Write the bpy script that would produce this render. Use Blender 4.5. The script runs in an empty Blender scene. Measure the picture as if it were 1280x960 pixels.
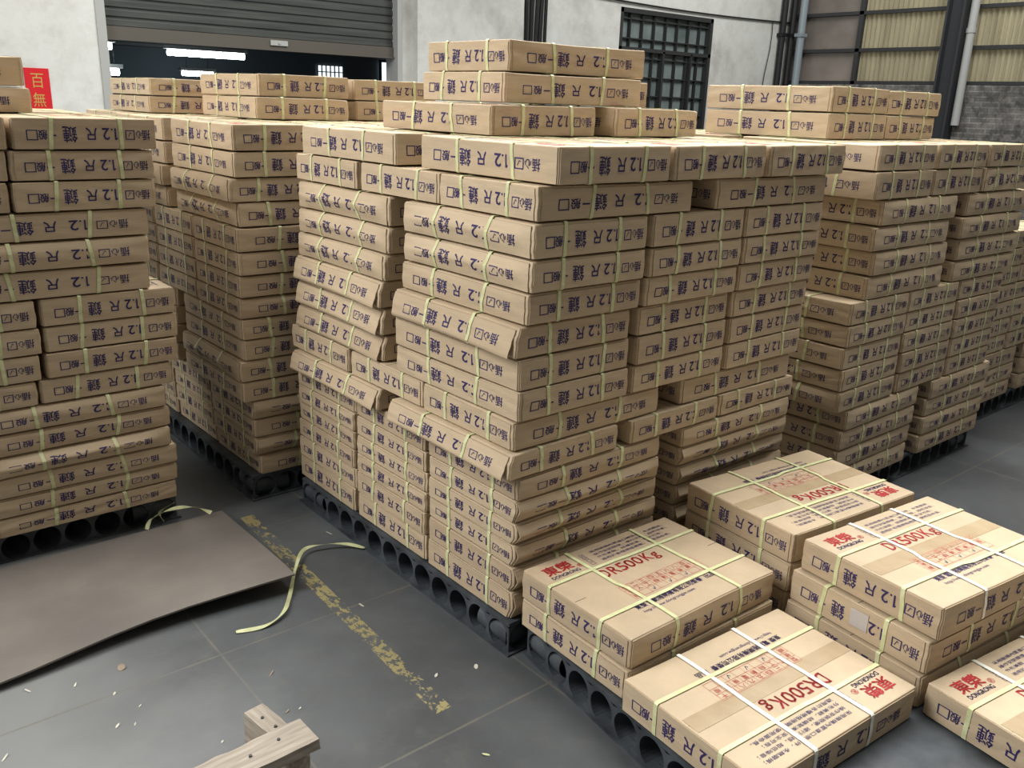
import bpy, bmesh, math, random
from mathutils import Vector, Matrix
S = bpy.context.scene
COL = S.collection
# ------------------------------------------------------------ camera
def cam_axes(pitch, roll, yaw):
    p, r, y = (math.radians(a) for a in (pitch, roll, yaw))
    f0 = Vector((math.cos(y), math.sin(y), 0)); r0 = Vector((math.sin(y), -math.cos(y), 0)); u0 = Vector((0, 0, 1))
    fwd = f0*math.cos(p) - u0*math.sin(p); up = f0*math.sin(p) + u0*math.cos(p)
    right = r0*math.cos(r) - up*math.sin(r); up2 = r0*math.sin(r) + up*math.cos(r)
    return right, up2, fwd
CAM_H, CAM_F = 1.592, 1105.2
R_, U_, F_ = cam_axes(17.618, -2.012, 49.691)
cd = bpy.data.cameras.new('camera'); cam = bpy.data.objects.new('camera', cd); COL.objects.link(cam)
cd.sensor_width = 36.0; cd.lens = CAM_F/1280*36.0; cd.clip_end = 200; cd.clip_start = .05
cam.matrix_world = Matrix(((R_.x, U_.x, -F_.x, 0), (R_.y, U_.y, -F_.y, 0), (R_.z, U_.z, -F_.z, CAM_H), (0, 0, 0, 1)))
S.camera = cam
def at(x, y, z=0.0):
    """point of the floor-parallel plane at height z seen at a photo pixel"""
    d = R_*((x-640)/CAM_F) + U_*((480-y)/CAM_F) + F_
    t = (z-CAM_H)/d.z
    return Vector((0, 0, CAM_H)) + d*t
# ------------------------------------------------------------ world, lights, exposure
W = bpy.data.worlds.new('world'); S.world = W; W.use_nodes = True
W.node_tree.nodes['Background'].inputs[0].default_value = (1.0, .93, .83, 1)
W.node_tree.nodes['Background'].inputs[1].default_value = .185
def area(name, loc, target, sx, sy, power, col=(1, 1, 1), spread=180):
    l = bpy.data.lights.new(name, 'AREA'); l.shape = 'RECTANGLE'; l.size = sx; l.size_y = sy; l.energy = power; l.color = col; l.spread = math.radians(spread)
    o = bpy.data.objects.new(name, l); COL.objects.link(o); o.location = loc
    o.rotation_euler = (Vector(target)-Vector(loc)).to_track_quat('-Z', 'Y').to_euler()
    return o
area('skylight_rear', (5.0, 5.0, 6.2), (2.4, 1.6, .6), 7.5, 3.0, 930, (1, .99, .95))
area('fill_far', (9.5, 4.5, 6.0), (10.5, 9.0, 1.6), 4.0, 2.5, 290, (1, 1, .98))  # added fill lamp, brightens the far part of the back wall
area('fill_front', (3.6, 1.3, 5.6), (2.9, .7, .1), 3.2, 1.4, 66, (1, .985, .95), 80)  # added fill lamp over the loose cartons, beam narrowed to spare other stacks
area('skylight_aisle', (-3.2, 3.7, 4.7), (1.5, 2.3, .8), 2.2, 4.5, 440, (1, .98, .95))
S.view_settings.view_transform = 'Standard'; S.view_settings.look = 'None'
S.view_settings.gamma = 1.0; S.view_settings.exposure = 0.0; S.view_settings.use_curve_mapping = False
# ------------------------------------------------------------ materials
def mat(name, col, rough=.6, spec=.4, metal=0.0):
    m = bpy.data.materials.new(name); m.use_nodes = True
    b = m.node_tree.nodes['Principled BSDF']
    b.inputs['Base Color'].default_value = (*col, 1); b.inputs['Roughness'].default_value = rough
    b.inputs['Specular IOR Level'].default_value = spec; b.inputs['Metallic'].default_value = metal
    return m
class N:
    """small node helper"""
    def __init__(s, m): s.m = m; s.t = m.node_tree; s.b = s.t.nodes['Principled BSDF']
    def n(s, typ, **kw):
        x = s.t.nodes.new(typ)
        for k, v in kw.items(): setattr(x, k, v)
        return x
    def l(s, a, b): s.t.links.new(a, b)
    def coord(s, which='Object'): return s.n('ShaderNodeTexCoord').outputs[which]
    def noise(s, vec, scale, detail=4, rough=.55):
        x = s.n('ShaderNodeTexNoise'); x.inputs['Scale'].default_value = scale; x.inputs['Detail'].default_value = detail
        x.inputs['Roughness'].default_value = rough; s.l(vec, x.inputs['Vector']); return x.outputs['Fac']
    def ramp(s, fac, stops):
        x = s.n('ShaderNodeValToRGB'); e = x.color_ramp.elements
        while len(e) < len(stops): e.new(.5)
        for i, (p, c) in enumerate(stops): e[i].position = p; e[i].color = (*c, 1) if len(c) == 3 else c
        s.l(fac, x.inputs['Fac']); return x.outputs['Color']
    def mix(s, fac, a, b, mode='MIX'):
        x = s.n('ShaderNodeMix', data_type='RGBA', blend_type=mode)
        for v, i in ((fac, 0), (a, 6), (b, 7)):
            if hasattr(v, 'is_linked'): s.l(v, x.inputs[i])
            elif i == 0: x.inputs[0].default_value = v
            else: x.inputs[i].default_value = (*v, 1)
        return x.outputs[2]
    def math(s, op, a, b=0.0):
        x = s.n('ShaderNodeMath', operation=op)
        for v, i in ((a, 0), (b, 1)):
            if hasattr(v, 'is_linked'): s.l(v, x.inputs[i])
            else: x.inputs[i].default_value = v
        return x.outputs[0]
    def bump(s, h, strength=.3, dist=.002):
        x = s.n('ShaderNodeBump'); x.inputs['Strength'].default_value = strength; x.inputs['Distance'].default_value = dist
        s.l(h, x.inputs['Height']); s.l(x.outputs[0], s.b.inputs['Normal'])
    def base(s, c): s.l(c, s.b.inputs['Base Color'])
M = {}
# corrugated board: every carton a slightly different tan
m = M['board'] = mat('cardboard', (.5, .36, .22), .62, .35); k = N(m)
oi = k.n('ShaderNodeObjectInfo').outputs['Random']
c1 = k.ramp(oi, [(0, (.475, .37, .25)), (.5, (.52, .412, .28)), (1, (.56, .447, .305))])
v = k.coord(); mp = k.n('ShaderNodeMapping'); mp.inputs['Scale'].default_value = (1, 1, 7); k.l(v, mp.inputs[0])
nz = k.noise(mp.outputs[0], 9, 5, .6)
k.base(k.mix(.5, c1, k.ramp(nz, [(.3, (.78, .78, .78)), (.7, (1.12, 1.1, 1.08))]), 'MULTIPLY'))
k.bump(k.noise(v, 60, 3), .12, .0012)
M['edge'] = mat('cardboard_cut_edge', (.38, .29, .19), .8, .2)
M['blue'] = mat('violet_blue_ink', (.035, .026, .115), .55, .3)
M['red'] = mat('red_ink', (.40, .028, .03), .55, .3)
m = M['strap'] = mat('green_strapping', (.62, .68, .33), .35, .5); k = N(m)
k.base(k.ramp(k.noise(k.coord(), 40, 3), [(.3, (.56, .59, .30)), (.7, (.70, .72, .44))]))
M['glare_strap'] = mat('glare_whitened_strapping', (.86, .88, .80), .3, .5)  # green strapping with its glare painted in as a white colour
m = M['tape'] = mat('packing_tape', (.47, .33, .19), .22, .5); k = N(m)
k.base(k.ramp(k.noise(k.coord(), 14, 3), [(.3, (.40, .30, .185)), (.7, (.47, .37, .24))]))
M['label'] = mat('clear_plastic_patch', (.50, .47, .46), .15, .6)
m = M['plastic'] = mat('dusty_black_plastic', (.03, .034, .038), .5, .4); k = N(m)
k.base(k.ramp(k.noise(k.coord(), 9, 6), [(.3, (.022, .026, .03)), (.75, (.085, .10, .115))]))
m = M['wood'] = mat('raw_timber', (.5, .4, .3), .75, .2); k = N(m)
mp = k.n('ShaderNodeMapping'); mp.inputs['Scale'].default_value = (3, 40, 40); k.l(k.coord(), mp.inputs[0])
k.base(k.ramp(k.noise(mp.outputs[0], 1.6, 6), [(.3, (.24, .205, .165)), (.7, (.46, .41, .345))]))
m = M['plate'] = mat('worn_steel_plate', (.16, .14, .13), .55, .4); k = N(m)
v = k.coord(); k.base(k.mix(k.noise(v, 3.0, 6), (.085, .079, .074), (.27, .24, .21)))
k.bump(k.noise(v, 30, 5), .15, .002)
M['gold'] = mat('gold_ink', (.55, .36, .10), .4, .5)
M['paper_red'] = mat('red_paper', (.62, .022, .03), .6, .2)
m = M['plaster'] = mat('stained_plaster', (.7, .72, .70), .8, .2); k = N(m)
v = k.coord(); n1 = k.noise(v, .9, 7, .62); n2 = k.noise(v, 5, 6, .7)
k.base(k.mix(k.ramp(n2, [(.45, (0, 0, 0)), (.72, (.55, .55, .55))]), k.ramp(n1, [(.32, (.42, .42, .38)), (.48, (.66, .67, .64)), (.7, (.74, .76, .74))]), (.50, .49, .45)))
k.bump(n2, .3, .01)
m = M['shutter'] = mat('painted_shutter', (.08, .09, .085), .55, .4); k = N(m)
mp = k.n('ShaderNodeMapping'); mp.inputs['Scale'].default_value = (.5, 1, 6); k.l(k.coord(), mp.inputs[0])
k.base(k.ramp(k.noise(mp.outputs[0], 3, 6), [(.3, (.04, .045, .043)), (.7, (.075, .08, .073))]))
M['shutter_bar'] = mat('shutter_bottom_bar', (.11, .10, .085), .6, .3)
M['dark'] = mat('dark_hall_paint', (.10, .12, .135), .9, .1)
M['steel'] = mat('dark_steel', (.035, .037, .038), .5, .4)
M['column'] = mat('grey_steel_column', (.038, .04, .045), .6, .3)
M['pipe'] = mat('pale_pipe', (.42, .43, .42), .5, .4)
M['gutter'] = mat('bluish_pipe', (.25, .30, .33), .4, .5)
M['rubber'] = mat('black_cable', (.012, .012, .014), .5, .4)
m = M['glass'] = mat('dusty_wired_glass', (.10, .13, .135), .25, .6); k = N(m)
k.base(k.ramp(k.noise(k.coord(), 1.7, 4), [(.3, (.10, .13, .13)), (.7, (.26, .31, .305))]))
m = M['sheet'] = mat('yellowed_fibreglass', (.3, .26, .14), .45, .4); k = N(m)
v = k.coord(); mp = k.n('ShaderNodeMapping'); mp.inputs['Scale'].default_value = (1, 3, .35); k.l(v, mp.inputs[0])
cc = k.ramp(k.noise(mp.outputs[0], 2.2, 5), [(.3, (.42, .38, .25)), (.7, (.66, .60, .41))]); k.base(cc)
tr = k.n('ShaderNodeBsdfTranslucent'); k.l(cc, tr.inputs[0]); mx = k.n('ShaderNodeMixShader'); mx.inputs[0].default_value = .35
k.l(k.b.outputs[0], mx.inputs[1]); k.l(tr.outputs[0], mx.inputs[2]); k.l(mx.outputs[0], k.t.nodes['Material Output'].inputs[0])
m = M['sheet2'] = mat('brown_plastic_sheet', (.2, .17, .14), .22, .5); k = N(m)
k.base(k.ramp(k.noise(k.coord(), 1.3, 4), [(.3, (.15, .13, .115)), (.7, (.29, .25, .22))]))
m = M['brick'] = mat('sooty_brick', (.12, .11, .1), .9, .2); k = N(m)
v = k.coord(); sp = k.n('ShaderNodeSeparateXYZ'); k.l(v, sp.inputs[0]); cb = k.n('ShaderNodeCombineXYZ'); k.l(sp.outputs[1], cb.inputs[0]); k.l(sp.outputs[2], cb.inputs[1])
br = k.n('ShaderNodeTexBrick'); k.l(cb.outputs[0], br.inputs[0])
for i_, val in (('Color1', (.17, .165, .155, 1)), ('Color2', (.27, .26, .245, 1)), ('Mortar', (.33, .32, .30, 1))): br.inputs[i_].default_value = val
br.inputs['Scale'].default_value = 1.0; br.inputs['Brick Width'].default_value = .24; br.inputs['Row Height'].default_value = .07; br.inputs['Mortar Size'].default_value = .008
k.base(k.mix(k.ramp(k.noise(v, 6, 7, .75), [(.36, (0, 0, 0)), (.62, (1, 1, 1))]), br.outputs[0], (.075, .073, .068)))
k.bump(br.outputs[1], .6, .01)
def glow(name, col, e):
    m = mat(name, (0, 0, 0)); b = m.node_tree.nodes['Principled BSDF']
    b.inputs['Emission Color'].default_value = (*col, 1); b.inputs['Emission Strength'].default_value = e; return m
M['tube'] = glow('lit_tube', (.85, .95, 1), 34); M['day'] = glow('daylight_pane', (.85, .95, 1), 1.3)
M['dot'] = mat('pale_paper', (.6, .58, .5), .8, .2); M['brown_chip'] = mat('torn_board', (.34, .27, .2), .8, .2)
# floor: dark slabs with pale joints, a paler low-x side, scuffs and a worn yellow line
m = M['floor'] = mat('slab_floor', (.05, .055, .06), .5, .4); k = N(m)
v = k.coord(); sp = k.n('ShaderNodeSeparateXYZ'); k.l(v, sp.inputs[0]); X, Y = sp.outputs[0], sp.outputs[1]
n1 = k.noise(v, 1.1, 7, .6); n2 = k.noise(v, 13, 6, .65); n3 = k.noise(v, 70, 3)
c = k.ramp(n1, [(.3, (.050, .054, .057)), (.55, (.088, .097, .104)), (.75, (.15, .163, .17))])
c = k.mix(k.ramp(n2, [(.5, (0, 0, 0)), (.75, (.4, .4, .4))]), c, (.13, .125, .11))
pale_x = k.math('ADD', k.math('MULTIPLY', k.math('SUBTRACT', .95, X), 1.5), k.math('MULTIPLY', k.math('SUBTRACT', n1, .5), 1.2))  # floor colour turns paler towards low x, broken up by noise
c = k.mix(k.ramp(pale_x, [(.1, (0, 0, 0)), (.9, (.8, .8, .8))]), c, (.225, .232, .228))
def joint(ax, off, w):
    d = k.math('ABSOLUTE', k.math('SUBTRACT', k.math('FRACT', k.math('DIVIDE', k.math('SUBTRACT', ax, off), .69)), .5))
    return k.math('GREATER_THAN', d, .5-w/.69)
jt = k.math('MAXIMUM', joint(X, .82, .0035), joint(Y, 1.57, .0035))
c = k.mix(k.math('MULTIPLY', jt, k.ramp(n2, [(.3, (.25,)*3), (.6, (.9,)*3)])), c, (.15, .14, .12))
xs = k.math('SUBTRACT', X, k.math('MULTIPLY', k.math('SUBTRACT', Y, 1.67), .043))
st = k.math('LESS_THAN', k.math('ABSOLUTE', k.math('SUBTRACT', xs, 1.20)), .026)
st = k.math('MULTIPLY', st, k.math('MULTIPLY', k.math('GREATER_THAN', Y, 1.655), k.math('LESS_THAN', Y, 3.08)))
mpw = k.n('ShaderNodeMapping'); mpw.inputs['Scale'].default_value = (1.3, .8, 1); k.l(v, mpw.inputs[0])
wear = k.math('GREATER_THAN', k.math('ADD', k.math('MULTIPLY', k.noise(mpw.outputs[0], 34, 5, .75), .65), k.math('MULTIPLY', k.noise(v, 4.5, 2), .35)), .512)
c = k.mix(k.math('MULTIPLY', st, wear), c, (.33, .285, .13))
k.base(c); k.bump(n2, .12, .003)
k.l(k.ramp(n1, [(.3, (.36,)*3), (.7, (.55,)*3)]), k.b.inputs['Roughness'])
# ------------------------------------------------------------ mesh helpers
class MB:
    def __init__(s): s.v = []; s.f = []; s.m = []
    def add(s, vs, fs, mi=0):
        o = len(s.v); s.v += [tuple(p) for p in vs]; s.f += [tuple(i+o for i in f) for f in fs]; s.m += [mi]*len(fs)
    def box(s, a, b, mi=0):
        x0, y0, z0 = a; x1, y1, z1 = b
        s.add([(x0, y0, z0), (x1, y0, z0), (x1, y1, z0), (x0, y1, z0), (x0, y0, z1), (x1, y0, z1), (x1, y1, z1), (x0, y1, z1)],
              [(0, 3, 2, 1), (4, 5, 6, 7), (0, 1, 5, 4), (1, 2, 6, 5), (2, 3, 7, 6), (3, 0, 4, 7)], mi)
    def tube(s, pts, r, n=8, mi=0, cap=True):
        pts = [Vector(p) for p in pts]; rings = []
        for i, p in enumerate(pts):
            d = (pts[min(i+1, len(pts)-1)]-pts[max(i-1, 0)]).normalized()
            a = d.orthogonal().normalized() if i == 0 else (rings_a - d*rings_a.dot(d)).normalized()
            rings_a = a; b = d.cross(a)
            rings.append([p + (a*math.cos(2*math.pi*j/n) + b*math.sin(2*math.pi*j/n))*r for j in range(n)])
        vs = [q for rg in rings for q in rg]
        fs = [(i*n+j, i*n+(j+1) % n, (i+1)*n+(j+1) % n, (i+1)*n+j) for i in range(len(pts)-1) for j in range(n)]
        if cap: fs += [tuple(range(n))[::-1], tuple((len(pts)-1)*n+j for j in range(n))]
        s.add(vs, fs, mi)
    def ribbon(s, pts, side, w, t, mi=0):
        """flat band with thickness: pts centre line, side unit vectors across the band"""
        vs = []; n = len(pts)
        for p, sd in zip(pts, side):
            p = Vector(p); sd = Vector(sd)
            vs += [p-sd*w/2, p+sd*w/2, p+sd*w/2+Vector((0, 0, t)), p-sd*w/2+Vector((0, 0, t))]
        fs = [(0, 1, 2, 3)] + [(4*i+a, 4*i+4+a, 4*i+4+(a+1) % 4, 4*i+(a+1) % 4) for i in range(n-1) for a in range(4)] + [tuple(4*n-4+a for a in (3, 2, 1, 0))]
        s.add(vs, fs, mi)
    def mesh(s, name, mats, smooth=False, deform=None):
        me = bpy.data.meshes.new(name)
        vs = [deform(p) for p in s.v] if deform else s.v
        me.from_pydata(vs, [], s.f)
        for x in mats: me.materials.append(M[x])
        me.polygons.foreach_set('material_index', s.m)
        if smooth: me.polygons.foreach_set('use_smooth', [True]*len(s.f))
        me.update(); return me
    def obj(s, name, mats, parent=None, smooth=False, loc=None, rz=0):
        o = bpy.data.objects.new(name, s.mesh(name, mats, smooth)); COL.objects.link(o)
        if parent: o.parent = parent
        if loc is not None: o.location = loc
        o.rotation_euler.z = rz
        return o
def tag(o, label=None, cat=None, group=None, kind=None):
    for kk, vv in (('label', label), ('category', cat), ('group', group), ('kind', kind)):
        if vv: o[kk] = vv
    return o
def empty(name, loc=(0, 0, 0), rz=0):
    o = bpy.data.objects.new(name, None); COL.objects.link(o); o.location = loc; o.rotation_euler.z = rz; return o
# ------------------------------------------------------------ lettering
_g = {}
def glyph(txt):
    if txt not in _g:
        c = bpy.data.curves.new('lettering', 'FONT'); c.body = txt; c.size = 1; c.resolution_u = 2
        o = bpy.data.objects.new('lettering', c); COL.objects.link(o)
        dg = bpy.context.evaluated_depsgraph_get(); ev = o.evaluated_get(dg); me = ev.to_mesh()
        vs = [(p.co.x, p.co.y) for p in me.vertices]; fs = [tuple(p.vertices) for p in me.polygons]
        ev.to_mesh_clear(); bpy.data.objects.remove(o); bpy.data.curves.remove(c)
        x0 = min(p[0] for p in vs); x1 = max(p[0] for p in vs); y0 = min(p[1] for p in vs); y1 = max(p[1] for p in vs)
        _g[txt] = ([((p[0]-x0)/(x1-x0 or 1), (p[1]-y0)/(y1-y0 or 1)) for p in vs], fs)
    return _g[txt]
def stroke2d(a, b, w):
    d = Vector((b[0]-a[0], b[1]-a[1])); nn = Vector((-d.y, d.x)).normalized()*w/2; a = Vector(a); b = Vector(b)
    return [a-nn, b-nn, b+nn, a+nn]
class Ink:
    """2D shapes of one printed face, kept as (verts, faces, material)"""
    def __init__(s): s.items = []
    def text(s, txt, u0, u1, v0, v1, mi, flip=False, fat=0.0):
        vs, fs = glyph(txt)
        q = [((1-x) if flip else x, (1-y) if flip else y) for x, y in vs]
        s.items.append(([(u0+x*(u1-u0), v0+y*(v1-v0)) for x, y in q], fs, mi))
        if fat:
            for du, dv in ((fat, 0), (0, fat), (fat, fat)):
                s.items.append(([(u0+x*(u1-u0)+du, v0+y*(v1-v0)+dv) for x, y in q], fs, mi))
    def line(s, a, b, w, mi): s.items.append(([tuple(p) for p in stroke2d(a, b, w)], [(0, 1, 2, 3)], mi))
    def frame(s, u0, u1, v0, v1, w, mi):
        for a, b in (((u0-w/2, v0), (u1+w/2, v0)), ((u1, v0), (u1, v1)), ((u1+w/2, v1), (u0-w/2, v1)), ((u0, v1), (u0, v0))): s.line(a, b, w, mi)
BLUE, RED = 2, 3
def side_ink(long):
    """upside-down side print: an empty box, two small signs, the chain sign, foot sign, 1.2, ticked box, two small signs"""
    k = Ink(); f = .0009
    L = dict(sq=(.072, .107), ban=(.115, .150), yi=(.158, .186), lian=(.200, .252), chi=(.284, .322), two=(.362, .390), dot=(.3955, .4005), one=(.407, .417), ck=(.450, .484), xin=(.490, .516), cha=(.521, .552)) if long else \
        dict(sq=(.041, .071), ban=(.074, .100), yi=(.105, .128), lian=(.147, .190), chi=(.219, .252), two=(.270, .292), dot=(.2985, .3025), one=(.308, .315), ck=(.345, .372), xin=(.377, .396), cha=(.398, .424))
    c = .0475
    a, b = L['sq']; k.frame(a, b, c-.017, c+.013, .0032, BLUE)
    k.text('般', *L['ban'], c-.017, c+.014, BLUE, True, .0008)
    k.text('一', *L['yi'], c-.0052, c-.0008, BLUE, True)
    k.text('鏈', *L['lian'], c-.026, c+.026, BLUE, True, f*.8)
    k.text('尺', *L['chi'], c-.017, c+.022, BLUE, True, f*1.6)
    k.text('2', *L['two'], c-.017, c+.021, BLUE, True, f)
    a, b = L['dot']; k.line((a-.0006, c+.0175), (b+.0006, c+.0175), .0058, BLUE)
    a, b = L['one']; q = (a+b)/2; k.line((q, c-.017), (q, c+.0215), .0050, BLUE); k.line((q+.001, c-.0155), (q+.0062, c-.0105), .0042, BLUE)
    a, b = L['ck']; k.frame(a, b, c-.015, c+.014, .0031, BLUE); w = b-a
    k.line((b-w*.30, c+.004), (b-w*.48, c+.008), .002, BLUE); k.line((b-w*.46, c+.0085), (a+w*.28, c-.007), .002, BLUE)
    k.text('心', *L['xin'], c-.013, c+.013, BLUE, True, .0004)
    k.text('插', *L['cha'], c-.018, c+.016, BLUE, True, .0005)
    return k.items
def top_ink():
    k = Ink()
    k.text('東', .035, .084, .366, .413, RED, False, .0022); k.text('榮', .088, .137, .366, .413, RED, False, .0022)
    k.text('®', .147, .168, .358, .378, RED)
    k.text('DONGRONG', .034, .142, .3445, .3595, BLUE, False, .0006)
    for i in range(4):
        v = .412-i*.018; k.frame(.190, .206, v-.012, v, .0012, BLUE)
        if i < 2: k.line((.193, v-.006), (.197, v-.010), .0011, BLUE); k.line((.197, v-.010), (.204, v-.002), .0011, BLUE)
    for i, t in enumerate(('采用機構內置進口原裝件，永無磨損；', '操作安裝簡便，運行平穩，超低噪音；', '外形美觀，結構緊湊，安全可靠；', '適用於各種規格捲閘，使用壽命長。')):
        k.text(t, .235, .235+len(t)*.0193, .402-i*.0185, .4145-i*.0185, BLUE)
    for a, b, t in ((.168, .196, 'D'), (.205, .236, 'R'), (.240, .268, '5'), (.272, .301, '0'), (.305, .334, '0'), (.345, .374, 'K')): k.text(t, a, b, .264, .308, RED, False, .0012)
    k.text('g', .380, .405, .254, .293, RED, False, .0012)
    # red table: two printed rows over one row of ticks
    x0, x1 = .155, .470
    for v in (.205, .180, .157, .132): k.line((x0, v), (x1, v), .0010, RED)
    n = 9; xs = [x0+(x1-x0)*i/n for i in range(n+1)]
    for i, x in enumerate(xs): k.line((x, .132), (x, .205), .0010, RED)
    for i, t in enumerate('型二三四五六八百千'): k.text(t, xs[i]+.008, xs[i+1]-.008, .184, .201, RED)
    for i, t in enumerate('號人工自動電機單相'): k.text(t, xs[i]+.009, xs[i+1]-.009, .161, .177, RED)
    k.text('規', .160, .180, .136, .153, RED)
    for i in (2, 4, 6):
        x = xs[i]+.012; k.line((x, .146), (x+.005, .138), .0022, BLUE); k.line((x+.005, .138), (x+.012, .153), .0022, BLUE)
    k.text('東榮', .118, .158, .088, .108, BLUE, False, .0005)
    k.text('電動捲閘機有限公司榮譽', .166, .395, .088, .108, BLUE, False, .0005); k.text('出品', .412, .455, .088, .108, BLUE, False, .0005)
    k.text('http://www.dongrongjw.com', .125, .335, .064, .079, BLUE)
    return k.items
INK_LONG, INK_SHORT, INK_TOP = side_ink(True), side_ink(False), top_ink()
# ------------------------------------------------------------ cartons
CL, CW, CH = .62, .445, .10
def make_variant(seed, kind):
    """one carton: body with print, four straps, tape. Long faces look to -y and +y."""
    rnd = random.Random(seed); hx, hy = CL/2, CW/2; r = .0035
    ph = [rnd.uniform(0, 6.28) for _ in range(8)]; am = rnd.uniform(.0008, .0018)
    prof = {'flat': None, 'slump': [(0, .002), (.3, .006), (.7, .005), (1, -.003)],
            'bulge': [(0, -.006), (.48, .013), (.56, .013), (1, -.014)],
            'fold': [(0, -.018), (.50, .011), (.58, .011), (1, -.006)],
            'sag': [(0, .012), (.07, .022), (.14, .021), (1, -.008)]}[kind]
    def pf(t):
        for (a, va), (b, vb) in zip(prof, prof[1:]):
            if t <= b: return va+(vb-va)*(t-a)/(b-a)
        return prof[-1][1]
    def deform(p, pan=True):
        x, y, z = p
        ex = max(0, 1-(hx-abs(x))/.03) if abs(x) < hx else 1
        ey = max(0, 1-(hy-abs(y))/.05) if abs(y) < hy else 1
        t = min(max(z/CH, 0), 1)
        wob = am*(math.sin(9*x+ph[0]+3*y)+math.sin(21*x+ph[1]+8*t))
        wob2 = am*(math.sin(11*y+ph[2])+math.sin(27*y+ph[3]+7*t))
        dx = math.copysign(ex*wob2*math.sin(math.pi*t), x); dy = math.copysign(ey*wob*math.sin(math.pi*t), y); dz = 0
        dz += am*1.2*math.sin(6*x+ph[4])*math.sin(5*y+ph[5])*(t-.0)*.8
        if kind == 'flat' and t > .5: dz -= .003*ey*(1-ex)*(.5+.5*math.sin(8*x+ph[6]))*t
        if prof:
            if y < 0:      # only the outward face is crushed
                fade = 1 if kind == 'sag' or (kind == 'fold' and x < 0) else min(1, (hx-min(abs(x), hx))/.085)
                q = pf(min(max(t+.04*math.sin(7*x+ph[6]), 0), 1))*(.8+.2*math.sin(5*x+ph[7]))*fade
                if not pan: q = q-.002 if q < 0 else q*.25
                dy -= ey*q
                dz -= ey*.003*abs(math.sin(6*x+ph[6]))*t
        return (x+dx, y+dy, z+dz)
    def axis(h, n):
        base = [-h, -h+r*.3, -h+r]; inner = [-h+r+(2*h-2*r)*i/n for i in range(1, n)]
        return base+inner+[h-r, h-r*.3, h]
    ax, ay, az = axis(hx, 14), axis(hy, 12), [a+CH/2 for a in axis(CH/2, 10)]
    b = MB(); ids = {}
    def vid(p):
        key = tuple(round(c, 6) for c in p)
        if key not in ids:
            q = (min(max(p[0], -hx+r), hx-r), min(max(p[1], -hy+r), hy-r), min(max(p[2], r), CH-r))
            d = Vector(p)-Vector(q); P = Vector(q)+(d.normalized()*r if d.length > 1e-9 else d)
            ids[key] = len(b.v); b.v.append(tuple(P))
        return ids[key]
    def grid(A, B, fn, flip):
        for i in range(len(A)-1):
            for j in range(len(B)-1):
                f = [vid(fn(A[i], B[j])), vid(fn(A[i+1], B[j])), vid(fn(A[i+1], B[j+1])), vid(fn(A[i], B[j+1]))]
                b.f.append(tuple(f[::-1] if flip else f)); b.m.append(0)
    grid(ax, ay, lambda u, v: (u, v, CH), False); grid(ax, ay, lambda u, v: (u, v, 0), True)
    grid(ax, az, lambda u, v: (u, -hy, v), False); grid(ax, az, lambda u, v: (u, hy, v), True)
    grid(ay, az, lambda u, v: (-hx, u, v), True); grid(ay, az, lambda u, v: (hx, u, v), False)
    # overlapping outer panels on the four sides (their cut edges show as a second line)
    faces = [(lambda u, v, o: (u-hx, -hy-o, v), CL, INK_LONG), (lambda u, v, o: (hx-u, hy+o, v), CL, INK_LONG),
             (lambda u, v, o: (-hx-o, hy-u, v), CW, INK_SHORT), (lambda u, v, o: (hx+o, u-hy, v), CW, INK_SHORT)]
    th = .0028
    pan_v = set()
    for fi, (fn, Wd, ink) in enumerate(faces):
        first = len(b.v)
        u0, u1 = (.0045, Wd-.011) if rnd.random() < .6 else (.012, Wd-.004)
        v0, v1 = .002, CH*rnd.choice((.93, .95, .97)); n = 22; mv = 12
        us = [u0+(u1-u0)*i/n for i in range(n+1)]; vs = [v0+(v1-v0)*j/mv for j in range(mv+1)]
        P = [fn(u, v, th) for u in us for v in vs]; Q = [fn(u, v, -.001) for u in us for v in vs]
        o = mv+1
        b.add(P, [(i*o+j, (i+1)*o+j, (i+1)*o+j+1, i*o+j+1) for i in range(n) for j in range(mv)], 0)
        NP = len(P); ring = [(i*o) for i in range(n+1)]+[n*o+j for j in range(1, o)]+[i*o+mv for i in range(n-1, -1, -1)]+[j for j in range(mv-1, 0, -1)]
        b.add(P+Q, [(ring[i], ring[i]+NP, ring[(i+1) % len(ring)]+NP, ring[(i+1) % len(ring)]) for i in range(len(ring))], 1)
        for tv, tf, mi in ink: b.add([fn(u, v, th+.0011) for u, v in tv], tf, mi)
        if fi == 0: pan_v = set(range(first, len(b.v)))
    for tv, tf, mi in INK_TOP: b.add([(u-hx, v-hy, CH+.0010) for u, v in tv], tf, mi)
    b.add([(-hx+.004, -.0011, CH+.0003), (hx-.004, -.0011, CH+.0003), (hx-.004, .0011, CH+.0003), (-hx+.004, .0011, CH+.0003)], [(0, 1, 2, 3)], 4)
    body = b.mesh('carton', ['board', 'edge', 'blue', 'red', 'rubber'], kind != 'flat')
    for i, vv in enumerate(body.vertices): vv.co = deform(tuple(vv.co), i in pan_v)
    body.update()
    if kind != 'flat':
        body.polygons.foreach_set('use_smooth', [mi == 0 for mi in b.m])
    straps = []
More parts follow.
